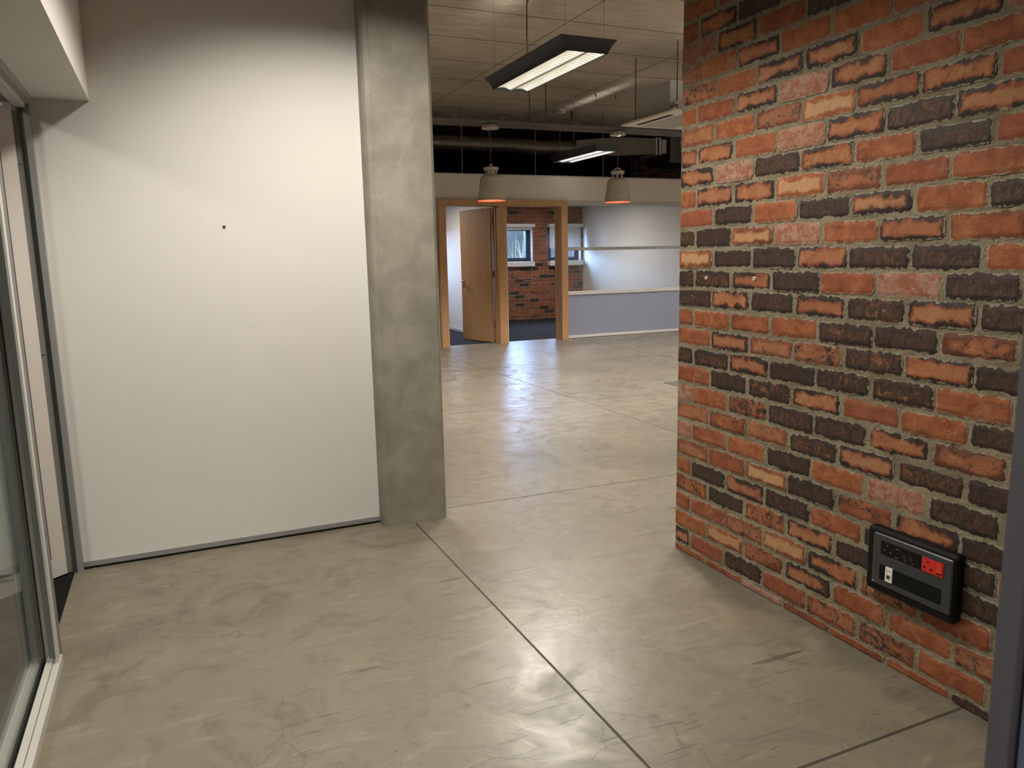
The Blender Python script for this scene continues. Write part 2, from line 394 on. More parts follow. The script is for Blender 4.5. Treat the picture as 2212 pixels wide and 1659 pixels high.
def m_emit(name, color, strength, wave=0.0):
    t = NT(name)
    if wave:
        P = t.geo(); w = t.n('ShaderNodeTexWave', wave_type='BANDS', bands_direction='Y'); w.inputs['Scale'].default_value = wave; w.inputs['Distortion'].default_value = 0.6
        t.link(P, w.inputs['Vector'])
        t.set(estr=t.step(w.outputs[1], 0, 1, strength*0.7, strength*1.1))
    else:
        t.set(estr=t.step(t.noise(4), 0, 1, strength*0.97, strength*1.03))
    t.set(color=(0.8, 0.8, 0.8), emit=color, rough=0.5)
    return t.mat

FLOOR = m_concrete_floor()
COLUMN = m_concrete('column_concrete', (0.222, 0.205, 0.168), (0.330, 0.309, 0.258), 5.0, 0.55, 0.45)
CEIL = m_ceiling()
BRICK = m_brick(); MORTAR = m_mortar()
WHITE = m_plaster('white_plaster', (0.74, 0.72, 0.685))
OFFWHITE = m_plaster('off_white_board', (0.60, 0.555, 0.49))
WOOD = m_wood(); CARPET = m_carpet()
ALU = plain('aluminium', (0.34, 0.34, 0.335), 0.42, 0.35, 0.05, 60)
ALUPALE = plain('pale_aluminium', (0.62, 0.60, 0.56), 0.42, 0.15, 0.04, 60)
ALUDARK = plain('shadow_channel', (0.21, 0.21, 0.205), 0.5, 0.3, 0.05, 60)
RAIL = plain('rail_silver', (0.42, 0.41, 0.39), 0.4, 0.3, 0.05, 50)
BLACK = plain('black_rubber', (0.006, 0.006, 0.007), 0.6, 0, 0.2, 60)
UNLIT = plain('unlit_black', (0.004, 0.004, 0.005), 0.9, 0, 0.3, 3, spec=0.1)  # near-black colour standing in for the unlit space above the offices
BLACKPL = plain('black_plastic', (0.004, 0.004, 0.004), 0.6, 0, 0.15, 80, spec=0.2)
LAMPGREY = plain('charcoal_paint', (0.034, 0.034, 0.040), 0.5, 0.1, 0.1, 50)
GALV = plain('galvanised_steel', (0.20, 0.185, 0.165), 0.36, 0.6, 0.3, 9)
STEEL = plain('dark_steel', (0.09, 0.085, 0.08), 0.5, 0.5, 0.1, 50)
ROD = plain('zinc_rod', (0.22, 0.21, 0.20), 0.45, 0.6, 0.1, 60)
LAMPWHITE = plain('cream_enamel', (0.46, 0.42, 0.35), 0.42, 0, 0.04, 40)
LAMPRED = plain('red_enamel', (0.85, 0.10, 0.06), 0.35, 0, 0.06, 40)
REDCORD = plain('red_cord', (0.30, 0.02, 0.02), 0.7, 0, 0.1, 100)
ACWHITE = plain('ivory_plastic', (0.62, 0.57, 0.48), 0.45, 0, 0.04, 30)
ACGREY = plain('grey_sheet_metal', (0.46, 0.46, 0.46), 0.5, 0.1, 0.08, 12)
WINFRAME = plain('anthracite_frame', (0.018, 0.020, 0.028), 0.4, 0.1, 0.1, 50)
BLIND = plain('white_slat', (0.62, 0.60, 0.60), 0.45, 0, 0.04, 60)
CHROME = plain('brushed_chrome', (0.62, 0.60, 0.57), 0.28, 0.9, 0.06, 60)
SOCKGREY = plain('graphite_plate', (0.050, 0.052, 0.055), 0.36, 0.3, 0.12, 120)
SOCKRED = plain('red_socket', (0.52, 0.018, 0.012), 0.4, 0, 0.06, 60)
MODWHITE = plain('white_module', (0.78, 0.74, 0.66), 0.4, 0, 0.04, 60)
NICKEL = plain('nickel_pin', (0.45, 0.43, 0.40), 0.3, 0.9, 0.1, 60)
WHITEPL = plain('white_plug', (0.80, 0.76, 0.68), 0.5, 0, 0.05, 80)
JAMB = plain('grey_jamb', (0.125, 0.115, 0.135), 0.5, 0.1, 0.05, 20)
JAMBBLUE = plain('blue_grey_panel', (0.125, 0.15, 0.24), 0.5, 0.05, 0.06, 20)
DOORWHITE = plain('white_door_paint', (0.62, 0.58, 0.53), 0.5, 0, 0.03, 30)
GASKET = plain('blue_black_gasket', (0.045, 0.055, 0.08), 0.4, 0, 0.1, 60)
GLASS = m_glass('clear_glass'); GLASSG = m_glass('grey_glass', (0.86, 0.91, 0.89), 1.0, 1.55)
FROST = m_frost()
JOINT = plain('joint_sealant', (0.045, 0.038, 0.028), 0.7, 0, 0.25, 40)
STRAW = plain('dry_reed', (0.26, 0.24, 0.15), 0.7, 0, 0.5, 14, spec=0.05)
REED = plain('green_reed', (0.018, 0.032, 0.014), 0.6, 0, 0.5, 14, spec=0.05)
TUBE_W = m_emit('warm_louvre', (1.0, 0.93, 0.74), 1.15, 7.0)
TUBE_C = m_emit('cool_louvre', (1.0, 0.97, 0.99), 1.45, 7.0)
BULB = m_emit('pendant_bulb', (1.0, 0.72, 0.42), 9.0)

# ------------------------------------------------------------------ setting: floor and ceiling
def floor_():
    b = MB()
    b.quad((-5.0, -2.6, 0), (11.3, -2.6, 0), (11.3, 11.45, 0), (-5.0, 11.45, 0), 0)
    b.box(-5.0, 11.3, -2.6, 15.6, -0.2, -0.01, 0)
    def joint(x0, y0, x1, y1, w=0.0045):
        d = Vector((x1-x0, y1-y0, 0)).normalized(); n = Vector((-d.y, d.x, 0))*w; z = Vector((0, 0, 0.0006))
        a, e = Vector((x0, y0, 0))+z, Vector((x1, y1, 0))+z
        b.quad(a-n, e-n, e+n, a+n, 1)
    joint(1.081, -2.6, 1.081, 3.76); joint(1.081, 1.406, 2.09, 1.406)
    joint(1.26, 3.915, 11, 3.60, 0.003); joint(-1, 6.47, 11, 6.06, 0.004)
    joint(3.51, 3.84, 3.49, 11.2, 0.004); joint(5.95, 3.8, 6.13, 11.25, 0.004); joint(-1, 8.9, 11, 8.6, 0.004)
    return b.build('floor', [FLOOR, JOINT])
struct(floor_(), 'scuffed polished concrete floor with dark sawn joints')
def carpet_(name, x0, x1, y0, y1):
    b = MB().box(x0, x1, y0, y1, -0.009, 0.004); return b.build(name, CARPET)
struct(carpet_('floor_office', -5.0, 11.3, 11.45, 15.3), 'dark blue-grey carpet beyond the timber door frame')
RIBBED = plain('ribbed_mat', (0.012, 0.012, 0.012), 0.95, 0, 0.5, 90, bump=0.5, spec=0.1)
struct(MB().box(-5.0, -0.505, -2.6, 3.84, -0.009, 0.004).build('floor_side_room', RIBBED), 'black ribbed carpet inside the white side door')
def ceiling_():
    b = MB()
    b.box(-5.0, 11.3, -2.6, 15.6, 3.656, 3.85, 1)
    xs = [-5.0]+[2.01-1.815*i for i in range(3, -1, -1)]+[2.01+1.815*i for i in range(1, 6)]+[11.3]
    ys = [-2.6]+[7.09-0.908*i for i in range(10, 0, -1)]+[7.09+0.908*i for i in range(0, 10)]
    for x in xs[1:-1]: b.box(x-0.005, x+0.005, -2.6, 15.6, 3.6488, 3.651, 1)
    for y in ys[1:-1]: b.box(-5.0, 11.3, y-0.008, y+0.008, 3.6490, 3.651, 1)
    g = 0.004
    for i in range(len(xs)-1):
        for j in range(len(ys)-1):
            b.box(xs[i]+g, xs[i+1]-g, ys[j]+g, ys[j+1]-g, 3.65, 3.656, 0)
    return b.build('ceiling', [CEIL, plain('panel_joint', (0.13, 0.11, 0.085), 0.8, 0, 0.3, 6)])
struct(ceiling_(), 'board-marked concrete ceiling with panel joints')

# ------------------------------------------------------------------ brick walls
TYPES = {'O': (0.27, 0.30, 0, 0), 'P': (0.10, 0, 0.75, 0), 'D': (0.80, 0.75, 0, 0), 'B': (0.62, 0.50, 0, 0.2), 'E': (0.33, 1.0, 0, 0.3), 'S': (0.44, 0.40, 0.1, 0.15), 'L': (0.22, 0.30, 0, 0.85)}
ROWS = {-1: 'OOPOOOB', 0: 'EOBOSSOO', 1: 'OLSEOOS', 2: 'OOSLESOO', 3: 'SBSEDDB', 4: 'ODEDODD', 5: 'SOLDSED', 6: 'POOBOPDO', 7: 'SSSBEBB', 8: 'POSBBESO',
        9: 'ODBEOOB', 10: 'BDEDBBOD', 11: 'OESSBED', 12: 'OOOOBBSO', 13: 'BEDEBEB', 14: 'DDEDOPBD', 15: 'LDDEDDO', 16: 'BDLPOEO', 17: 'ODODEOD', 18: 'OEELSOO',
        19: 'EPDEODO', 20: 'EEOPEBE', 21: 'SOSLEEO', 22: 'OOEPEOO', 23: 'SOEEOE', 24: 'POEOOO', 25: 'PEOBOO', 26: 'OEBOOO', 27: 'OOOOO'}
def brick_wall(name, origin, U, N, length, ztop, rows, seed, detail, z0=0.034, pitch=0.08503, step=0.2365, bl=0.222, bh=0.0762, holes=(), first=True, mats=None, depth=0.22, body=None):
    """bricks laid from origin along U (metres), facing N; holes are (u0,u1,z0,z1)"""
    rng = random.Random(seed); U = Vector(U); N = Vector(N); O = Vector(origin); Z = Vector((0, 0, 1))
    V = []; F = []; MI = []; uvs = []; ca = []; cb = []
    def addf(idx, mi, uv, a, b_):
        F.append(idx); MI.append(mi); uvs.append(uv); ca.append(a); cb.append(b_)
    def pt(u, z, n): return tuple(O + U*u + Z*z + N*n)
    def mquad(u0, u1, za, zb):
        if u1-u0 < 1e-4 or zb-za < 1e-4: return
        nu = max(1, int((u1-u0)/ (0.0125 if detail == 1 else 0.6))); nz = max(1, int((zb-za)/(0.0125 if detail == 1 else 0.6)))
        n = len(V)
        for i in range(nz+1):
            for j in range(nu+1):
                u = u0+(u1-u0)*j/nu; z = za+(zb-za)*i/nz
                d = (0.0020*noise.noise((u*23+seed, z*23, 1.0))+0.0016*noise.noise((u*70+seed, z*70, 3.0))) if detail and 0 < j < nu and 0 < i < nz else 0.0
                V.append(pt(u, z, d-0.0008))
        for i in range(nz):
            for j in range(nu):
                a = n+i*(nu+1)+j
                addf((a, a+1, a+nu+2, a+nu+1), 1, [(0, 0)]*4, (0, 0, 0, 1), (0, 0, 0, 1))
    if not holes: mquad(0, length, 0, ztop)
    else:
        us = sorted({0, length} | {h[0] for h in holes} | {h[1] for h in holes}); zs = sorted({0, ztop} | {h[2] for h in holes} | {h[3] for h in holes})
        for i in range(len(us)-1):
            for j in range(len(zs)-1):
                um, zm = (us[i]+us[i+1])/2, (zs[j]+zs[j+1])/2
                if not any(h[0] < um < h[1] and h[2] < zm < h[3] for h in holes): mquad(us[i], us[i+1], zs[j], zs[j+1])
    nr = int((ztop-z0)/pitch)+1
    for r in range(-1, nr):
        zc = z0+(r+0.5)*pitch; codes = rows.get(r, '') if rows else ''
        jn = 0.229 if r % 2 else 0.110       # first perpend: stretcher or header at the corner
        u = 0.0; k = 0; spans = [(0.0, jn-0.0052)]; x = jn
        while x < length: spans.append((x+0.0052, x+step-0.0052)); x += step
        for k, (ua, ub) in enumerate(spans):
            ub = min(ub, length)
            if ub-ua < 0.02: continue
            za, zb = max(0.0, zc-bh/2+rng.uniform(-.003, .003)), min(ztop, zc+bh/2+rng.uniform(-.003, .003))
            if zb-za < 0.008: continue
            ja, jb = rng.uniform(-.004, .004), rng.uniform(-.004, .004)
            if k: ua += ja
            ub += jb
            if any(ub > h[0]-0.004 and ua < h[1]+0.004 and zb > h[2] and za < h[3] for h in holes):
                cut = False
                for h in holes:
                    if zb > h[2] and za < h[3]:
                        if ua < h[0] < ub: ub = h[0]; cut = True
                        elif ua < h[1] < ub: ua = h[1]; cut = True
                if not cut or ub-ua < 0.03: continue
            ch = codes[k] if k < len(codes) else rng.choice('OOOSEEBDDOP' if rows is not None else 'OOOOOOOSSBDDE')
            ty = TYPES[ch]; j = lambda v, s: min(1, max(0, v+rng.uniform(-s, s)))
            a = (j(ty[0], 0.05), j(ty[1], 0.12), j(ty[2], 0.12) if ty[2] else 0.0, 1); b_ = (j(ty[3], 0.15) if ty[3] else 0.0, rng.random(), rng.random(), 1)
            far = detail == 2 or (detail and (ua > 1.9 or zc > 2.6))
            nu = 2 if (far or not detail) else max(4, int((ub-ua)/0.0080)); nz = 1 if (far or not detail) else 5
            pr = rng.uniform(0.0010, 0.0048); ofs = 0.0 if k else 0.0
            n0 = len(V); sd = rng.random()*100
            ring = []
            for i in range(nz+1):
                for q in range(nu+1):
                    fu, fz = q/nu, i/nz
                    uu = ua+(ub-ua)*fu; zz = za+(zb-za)*fz
                    edge = (q in (0, nu), i in (0, nz))
                    bul = pr
                    if detail and not far:
                        w = 0.0036*noise.noise((uu*48+sd, zz*48, sd)) + 0.0042*noise.noise((uu*170, zz*170, sd))
                        if edge[1]: zz += w*(1.0 if i == 0 else -1.0) + (0.0016 if i == 0 else -0.0016)*abs(fu-0.5)*2
                        if edge[0] and not (k == 0 and q == 0): uu += w*(1 if q == 0 else -1)*0.7
                        if edge[0] and edge[1]: uu += (0.0055 if q == 0 else -0.0055)*(0 if (k == 0 and q == 0) else 1); zz += 0.004 if i == 0 else -0.004
                        if edge[0] or edge[1]: bul -= 0.0030
                        bul += 0.0014*noise.noise((uu*40, zz*40, sd+9))
                    V.append(pt(uu, max(0.0, zz), bul))
            def vid(i, q): return n0+i*(nu+1)+q
            # local coordinates put every brick on a 222 x 70 grid so that its rim is known
            L_ = ub-ua; H_ = zb-za
            def luv(i, q): return (0.222*q/nu if L_ > 0.15 else (0.11*q/nu*2), 0.070*i/nz)
            for i in range(nz):
                for q in range(nu):
                    addf((vid(i, q), vid(i, q+1), vid(i+1, q+1), vid(i+1, q)), 0, [luv(i, q), luv(i, q+1), luv(i+1, q+1), luv(i+1, q)], a, b_)
            ring = [(0, q) for q in range(nu)]+[(i, nu) for i in range(nz)]+[(nz, q) for q in range(nu, 0, -1)]+[(i, 0) for i in range(nz, 0, -1)]
            m0 = len(V)
            for (i, q) in ring:
                v = Vector(V[vid(i, q)]); d = (v-O).dot(N)
                V.append(tuple(v - N*(d+0.012)))
            R = len(ring)
            for t in range(R):
                t2 = (t+1) % R; i, q = ring[t]; i2, q2 = ring[t2]
                addf((vid(i2, q2), vid(i, q), m0+t, m0+t2), 0, [luv(i2, q2), luv(i, q), luv(i, q), luv(i2, q2)], a, b_)
    me = bpy.data.meshes.new(name)
    flip = (U.cross(Z)).dot(N) < 0
    FF = [tuple(reversed(f)) for f in F] if flip else F
    if body:
        for (lo, hi) in body:
            n = len(V); x0, y0, zz0 = lo; x1, y1, zz1 = hi
            V += [(x0,y0,zz0),(x1,y0,zz0),(x1,y1,zz0),(x0,y1,zz0),(x0,y0,zz1),(x1,y0,zz1),(x1,y1,zz1),(x0,y1,zz1)]
            for qd in ((0,3,2,1),(4,5,6,7),(0,1,5,4),(1,2,6,5),(2,3,7,6),(3,0,4,7)):
                FF.append(tuple(n+i for i in qd)); MI.append(1); uvs.append([(0, 0)]*4); ca.append((0, 0, 0, 1)); cb.append((0, 0, 0, 1))
    me.from_pydata(V, [], FF)
    me.materials.append(mats[0] if mats else BRICK); me.materials.append(mats[1] if mats else MORTAR)
    me.polygons.foreach_set('material_index', MI)
    ul = me.uv_layers.new(name='brick_uv')
    flat = []; fa = []; fb = []
    nF = len(F)
    for k, uv in enumerate(uvs):
        uv = list(reversed(uv)) if (flip and k < nF) else uv
        for p in uv: flat += [p[0], p[1]]; fa += ca[k]; fb += cb[k]
    ul.data.foreach_set('uv', flat)
    la = me.color_attributes.new('brick_a', 'FLOAT_COLOR', 'CORNER'); lb = me.color_attributes.new('brick_b', 'FLOAT_COLOR', 'CORNER')
    la.data.foreach_set('color', fa); lb.data.foreach_set('color', fb)
    me.update()
    o = bpy.data.objects.new(name, me); COL.objects.link(o)
    return o
wr = brick_wall('wall_right', (2.09, 2.862, 0), (0, -1, 0), (-1, 0, 0), 4.6, 3.65, ROWS, 11, 1, body=[((2.105, -1.74, 0), (2.31, 2.845, 3.65))])
struct(wr, 'clinker brick wall with sooty and orange bricks in thick mortar')
we = brick_wall('wall_end', (2.094, 2.857, 0), (1, 0, 0), (0, 1, 0), 0.216, 3.65, None, 5, 2)
we.parent = wr
# far brick wall of the offices, with window openings
WIN = [(3.95, 4.75), (6.42, 7.215), (7.61, 8.40)]
far_holes = [(a+1.0, b+1.0, 1.26, 1.98) for a, b in WIN]
wf = brick_wall('wall_far', (-1.0, 15.2, 0), (1, 0, 0), (0, -1, 0), 12.2, 3.65, None, 23, 0, holes=far_holes)
struct(wf, 'brick outer wall of the office with two small dark-framed windows')
b = MB()
xs = [-1.0, 3.95, 4.75, 6.42, 7.215, 7.61, 8.40, 11.2]
for i in range(len(xs)-1):
    if i % 2 == 0: b.box(xs[i], xs[i+1], 15.215, 15.42, 0, 3.65)
    else:
        b.box(xs[i], xs[i+1], 15.215, 15.42, 0, 1.26); b.box(xs[i], xs[i+1], 15.215, 15.42, 1.98, 3.65)
b.build('wall_core', MORTAR, wf)

# ------------------------------------------------------------------ white wall, column, bulkhead, outer walls
struct(bx('wall_front', (-5.0, 0.93, 3.855, 3.97, 0.036, 3.65), WHITE), 'white plastered wall beside the concrete column')
sk = struct(bx('baseboard_front', (-0.466, 0.918, 3.848, 3.90, 0.013, 0.036), ALU), 'thin aluminium skirting over a black gap under the white wall')
bx('recess', (-0.466, 0.918, 3.856, 3.93, 0.0, 0.013), BLACK, sk)
b = MB().prism([(0.915, 3.99), (0.915, 3.785), (0.926, 3.768), (0.950, 3.760), (0.9515, 3.7575), (1.240, 3.7535), (1.2425, 3.756), (1.256, 3.766), (1.260, 3.776), (1.260, 4.10), (0.915, 4.10)], 0, 3.65)
struct(b.build('column', COLUMN), 'grey concrete column with chamfered corners')
struct(bx('wall_left', (-0.56, -0.246, -2.6, 3.855, 2.068, 3.65), WHITE), 'white boxed bulkhead above the glazed partition')
struct(bx('wall_back', (-5.0, 11.3, -2.75, -2.6, 0, 3.65), m_plaster('grey_plaster', (0.20, 0.19, 0.175))), 'grey wall behind the lobby')
struct(bx('wall_side', (-5.15, -5.0, -2.6, 15.4, 0, 3.65), WHITE), 'white outer wall of the side room')
struct(bx('wall_hall', (11.3, 11.45, -2.6, 15.4, 0, 3.65), WHITE), 'white end wall of the hall')
struct(bx('wall_cross', (2.31, 11.3, 2.60, 2.80, 0, 3.65), WHITE), 'white wall returning behind the brick wall')

# ------------------------------------------------------------------ left: glazed partition and white door
gp = thing('glazed_partition', (-0.5, 2.9, 0), 'grey framed glass partition along the lobby', None, kind='structure')
def loc(o, p, at_base=1):   # parts keep world coordinates
    o.parent = p
    if at_base: o.matrix_parent_inverse = Matrix.Translation(p.location).inverted(); return o
loc(bx('sill', (-0.496, -0.475, -2.6, 2.93, 0, 0.042), ALUPALE, bevel=0.002), gp)
loc(bx('sill', (-0.4735, -0.452, -2.6, 2.93, 0, 0.038), ALUPALE, bevel=0.002), gp)
loc(bx('sill', (-0.545, -0.520, -2.6, 2.93, 0, 0.042), ALUPALE, bevel=0.002), gp)
loc(bx('gasket', (-0.520, -0.496, -2.6, 2.93, 0.0, 0.02), BLACK), gp)
loc(bx('glass_pane', (-0.512, -0.504, -2.6, 2.925, 0.012, 2.03), GLASSG), gp)
loc(bx('jamb', (-0.503, -0.487, 2.925, 2.99, 0.0, 2.03), ALUPALE, bevel=0.001), gp)
loc(bx('jamb', (-0.487, -0.461, 2.90, 2.99, 0.0, 2.03), ALUDARK), gp)
loc(bx('jamb', (-0.463, -0.456, 2.862, 2.90, 0.0, 2.03), ALUPALE), gp)
loc(bx('jamb', (-0.545, -0.515, 2.925, 2.99, 0.0, 2.03), ALUPALE), gp)
loc(bx('gasket', (-0.5155, -0.5025, 2.916, 2.930, 0.0, 2.03), BLACK), gp)
loc(bx('head', (-0.478, -0.452, -2.6, 3.80, 2.036, 2.068), ALU), gp)
loc(bx('head', (-0.515, -0.478, -2.6, 3.80, 2.02, 2.068), ALUPALE, bevel=0.001), gp)
loc(bx('head', (-0.56, -0.515, -2.6, 3.80, 2.035, 2.068), ALUDARK), gp)
d1 = thing('door_1', (-0.525, 3.81, 0), 'white side door standing open behind the grey jamb', None, kind='structure')
loc(bx('jamb', (-0.490, -0.4665, 3.82, 3.857, 0, 2.068), ALU, bevel=0.001), d1)
loc(bx('jamb', (-0.512, -0.490, 3.845, 3.857, 0, 2.04), ALUDARK), d1)
loc(bx('jamb', (-0.56, -0.512, 3.838, 3.857, 0, 2.04), ALU), d1)
leaf = bpy.data.objects.new('door_leaf', None); COL.objects.link(leaf); leaf.parent = d1
leaf.rotation_euler = (0, 0, DEG(-90-50)); leaf.location = (-0.004, 0.0, 0)
b = MB(); 
b.box(0, 0.066, -0.04, 0, 0.012, 2.02); b.box(0.60, 0.85, -0.04, 0, 0.012, 2.02); b.box(0.066, 0.60, -0.04, 0, 0.012, 0.10); b.box(0.066, 0.60, -0.04, 0, 1.95, 2.02)
b.build('leaf_panel', DOORWHITE, leaf)
b = MB(); b.box(0.066, 0.082, -0.044, 0.004, 0.10, 1.95); b.box(0.585, 0.60, -0.044, 0.004, 0.10, 1.95); b.box(0.082, 0.585, -0.044, 0.004, 0.10, 0.115); b.box(0.082, 0.585, -0.044, 0.004, 1.935, 1.95)
b.build('glazing_bead', GASKET, leaf)
bx('vision_pane', (0.082, 0.585, -0.024, -0.016, 0.115, 1.935), GLASSG, leaf)
for z in (0.22, 1.00, 1.80):
    loc(bx('hinge', (-0.532, -0.516, 3.834, 3.839, z, z+0.09), ALU), d1)

# near door jamb at the edge of the lobby
tj = thing('trim_1', (0.52, 0.3, 0), 'blurred blue-grey door jamb standing close to the brick wall side', None, kind='structure')
loc(bx('jamb_stop', (0.507, 0.60, 0.3065, 0.322, 0, 2.4), JAMB, bevel=0.001), tj)
loc(bx('jamb_reveal', (0.5135, 0.60, 0.12, 0.3035, 0, 2.4), JAMBBLUE, bevel=0.001), tj)
loc(bx('jamb_core', (0.53, 0.60, 0.29, 0.31, 0, 2.4), BLACK), tj)

# ------------------------------------------------------------------ far facade: timber doorway, glazing, band
wb = struct(bx('wall_band', (-5.0, 11.3, 11.255, 11.36, 2.247, 2.612), OFFWHITE), 'off-white boarded band above the office doors')
bx('trim', (-5.0, 11.3, 11.248, 11.37, 2.612, 2.632), RAIL, wb)
b = MB().box(-5.0, 3.77, 11.28, 11.36, 0, 2.247)
struct(b.build('wall_office', WHITE), 'white partition behind the concrete column')
d2 = thing('door_2', (3.8, 11.3, 0), 'oak double door frame with one leaf standing open', None, kind='structure')
for x0, x1 in ((3.785, 3.897), (4.755, 4.888), (5.862, 5.976)):
    loc(bx('frame_post', (x0, x1, 11.20, 11.45, 0, 2.152), WOOD, bevel=0.002), d2)
loc(bx('frame_head', (3.785, 5.976, 11.20, 11.45, 2.152, 2.245), WOOD, bevel=0.002), d2)
b = MB().box(3.897, 3.912, 11.36, 11.40, 0, 2.15).box(4.740, 4.755, 11.30, 11.34, 0, 2.15).box(4.888, 4.90, 11.36, 11.40, 0, 2.15).box(5.850, 5.862, 11.36, 11.40, 0, 2.15)
loc(b.build('door_stop', WOOD), d2)
lf = bpy.data.objects.new('door_leaf', None); COL.objects.link(lf); lf.parent = d2
lf.location = (4.735-3.8, 11.415-11.3, 0); lf.rotation_euler = (0, 0, DEG(90+13.5))
MB().box(0, 0.85, -0.0, 0.042, 0.012, 2.135).build('leaf_panel', WOOD, lf, bevel=0.0015)
b = MB().tube([(0.79, 0.042, 0.985), (0.79, 0.100, 0.985), (0.67, 0.102, 0.985)], 0.010, 10)
b.build('handle', CHROME, lf, smooth=True)
b = MB().tube([(0.79, 0.042, 0.985), (0.79, 0.048, 0.985)], 0.026, 20).tube([(0.79, 0.042, 0.905), (0.79, 0.048, 0.905)], 0.026, 20).tube([(0.79, 0.046, 0.905), (0.79, 0.05, 0.905)], 0.009, 12)
b.build('escutcheon', CHROME, lf)
for z in (0.25, 1.05, 1.88):
    loc(bx('hinge', (4.728, 4.752, 11.398, 11.412, z, z+0.10), NICKEL), d2)
g2 = thing('window_3', (7.2, 11.3, 0), 'office glazing with silver rails and a frosted lower panel', None, kind='structure')
for (z0, z1, m, nm) in ((2.176, 2.247, RAIL, 'head_rail'), (1.448, 1.498, RAIL, 'transom'), (0.722, 0.778, ALUPALE, 'mid_rail'), (0.008, 0.050, ALUPALE, 'bottom_rail')):
    loc(bx(nm, (5.976, 11.3, 11.262, 11.335, z0, z1), m, bevel=0.003), g2)
loc(bx('frosted_panel', (5.976, 11.3, 11.292, 11.302, 0.05, 0.722), FROST), g2)
loc(bx('glass_pane', (5.976, 11.3, 11.294, 11.302, 0.778, 1.448), GLASS), g2)
loc(bx('glass_pane', (5.976, 11.3, 11.294, 11.302, 1.498, 2.176), GLASS), g2)
struct(bx('wall_office_end', (-1.15, -1.0, 11.36, 15.42, 0, 3.65), WHITE), 'white end wall of the office behind the open oak door')
struct(bx('wall_far_end', (11.2, 11.32, 15.0, 15.42, 0, 3.65), WHITE), 'short white wall closing the end of the brick wall')
# office partitions, ceilings and the black void above
struct(bx('wall_divider', (4.915, 5.005, 11.45, 15.2, 0.004, 2.42), WHITE), 'white wall between the two offices')
bx('skirting', (4.905, 4.915, 11.45, 15.19, 0.004, 0.05), ALUPALE, bpy.data.objects['wall_divider'])
struct(bx('wall_office_side', (8.475, 8.575, 11.34, 15.2, 0.004, 2.42), WHITE), 'white side wall seen through the office glazing')
struct(bx('ceiling_office', (-5.0, 11.3, 11.36, 15.2, 2.42, 2.60), OFFWHITE), 'office ceiling')
struct(bx('wall_void', (-5.0, 8.84, 14.85, 14.95, 2.60, 3.64), UNLIT), 'black panel standing for the unlit void above the offices')
struct(bx('wall_void_side', (9.14, 9.66, 15.12, 15.18, 2.60, 3.64), UNLIT), 'black panel standing for the unlit void high in the brick wall')
struct(bx('floor_void', (-5.0, 11.3, 11.38, 15.19, 2.60, 2.606), UNLIT), 'office ceiling top blackened for the unlit void')
for x in (8.87, 8.925, 9.68, 9.74):
    struct(bx('trim_2', (x-0.012, x+0.012, 15.10, 15.19, 2.606, 3.64), ROD), 'grey vertical strip in the dark above the offices')

# ------------------------------------------------------------------ office windows, blinds, planting
for n, (xa, xb) in enumerate(((6.42, 7.215), (7.61, 8.40))):
    w = thing('window_%d' % (n+1), ((xa+xb)/2, 15.3, 1.26), ('small anthracite framed window, its blind raised' if n == 0 else 'small anthracite framed window behind a half lowered blind'), None, kind='structure')
    b = MB(); f = 0.105
    b.box(xa, xb, 15.26, 15.36, 1.26, 1.26+0.075).box(xa, xb, 15.26, 15.36, 1.98-0.07, 1.98).box(xa, xa+f, 15.26, 15.36, 1.335, 1.91).box(xb-f, xb, 15.26, 15.36, 1.335, 1.91)
    loc(b.build('frame', WINFRAME, bevel=0.004), w)
    loc(bx('glass_pane', (xa+f, xb-f, 15.305, 15.312, 1.335, 1.91), GLASS), w)
    loc(bx('sill', (xa-0.02, xb+0.018, 15.06, 15.26, 1.155, 1.255), BLIND, bevel=0.004), w)
    b = MB().box(xb-0.004, xb+0.018, 15.16, 15.26, 1.255, 1.98); loc(b.build('reveal', BLIND), w)
for n, (xa, xb) in enumerate(((6.42, 7.215), (7.61, 8.40))):
    t = thing('venetian_blind', ((xa+xb)/2, 15.10, 1.98), ('white venetian blind drawn up tight under its head box' if n == 0 else 'white venetian blind half lowered beside the white side wall'), 'blind', 'office window blinds')
    loc(bx('head_box', (xa-0.02, xb+0.018, 15.03, 15.185, 1.980, 2.048), BLIND, bevel=0.004), t)
    if n == 0:
        b = MB()
        for k in range(9): b.box(xa+0.02, xb-0.03, 15.08, 15.125, 1.935+k*0.005, 1.938+k*0.005)
        loc(b.build('slats', BLIND), t)
        loc(bx('bottom_rail', (xa+0.02, xb-0.03, 15.075, 15.13, 1.918, 1.934), CHROME, bevel=0.003), t)
    else:
        b = MB()
        for k in range(17):
            z = 1.972-k*0.0255
            b.quad((xa, 15.088, z-0.016), (xb-0.03, 15.088, z-0.016), (xb-0.03, 15.104, z+0.014), (xa, 15.104, z+0.014))
            b.quad((xa, 15.090, z-0.0165), (xb-0.03, 15.090, z-0.0165), (xb-0.03, 15.106, z+0.0135), (xa, 15.106, z+0.0135))
        loc(b.build('slats', BLIND), t)
        loc(bx('bottom_rail', (xa, xb-0.03, 15.08, 15.12, 1.525, 1.543), BLIND, bevel=0.003), t)
        for cx_ in (xb-0.18, xa+0.16):
            loc(MB().tube([(cx_, 15.078, 1.97), (cx_, 15.078, 1.54)], 0.003, 6).build('ladder_cord', BLIND), t)
    b = MB().tube([(xb-0.05, 15.07, 1.97), (xb-0.055, 15.07, 0.75)], 0.0025, 6)
    loc(b.build('pull_cord', BLIND), t)
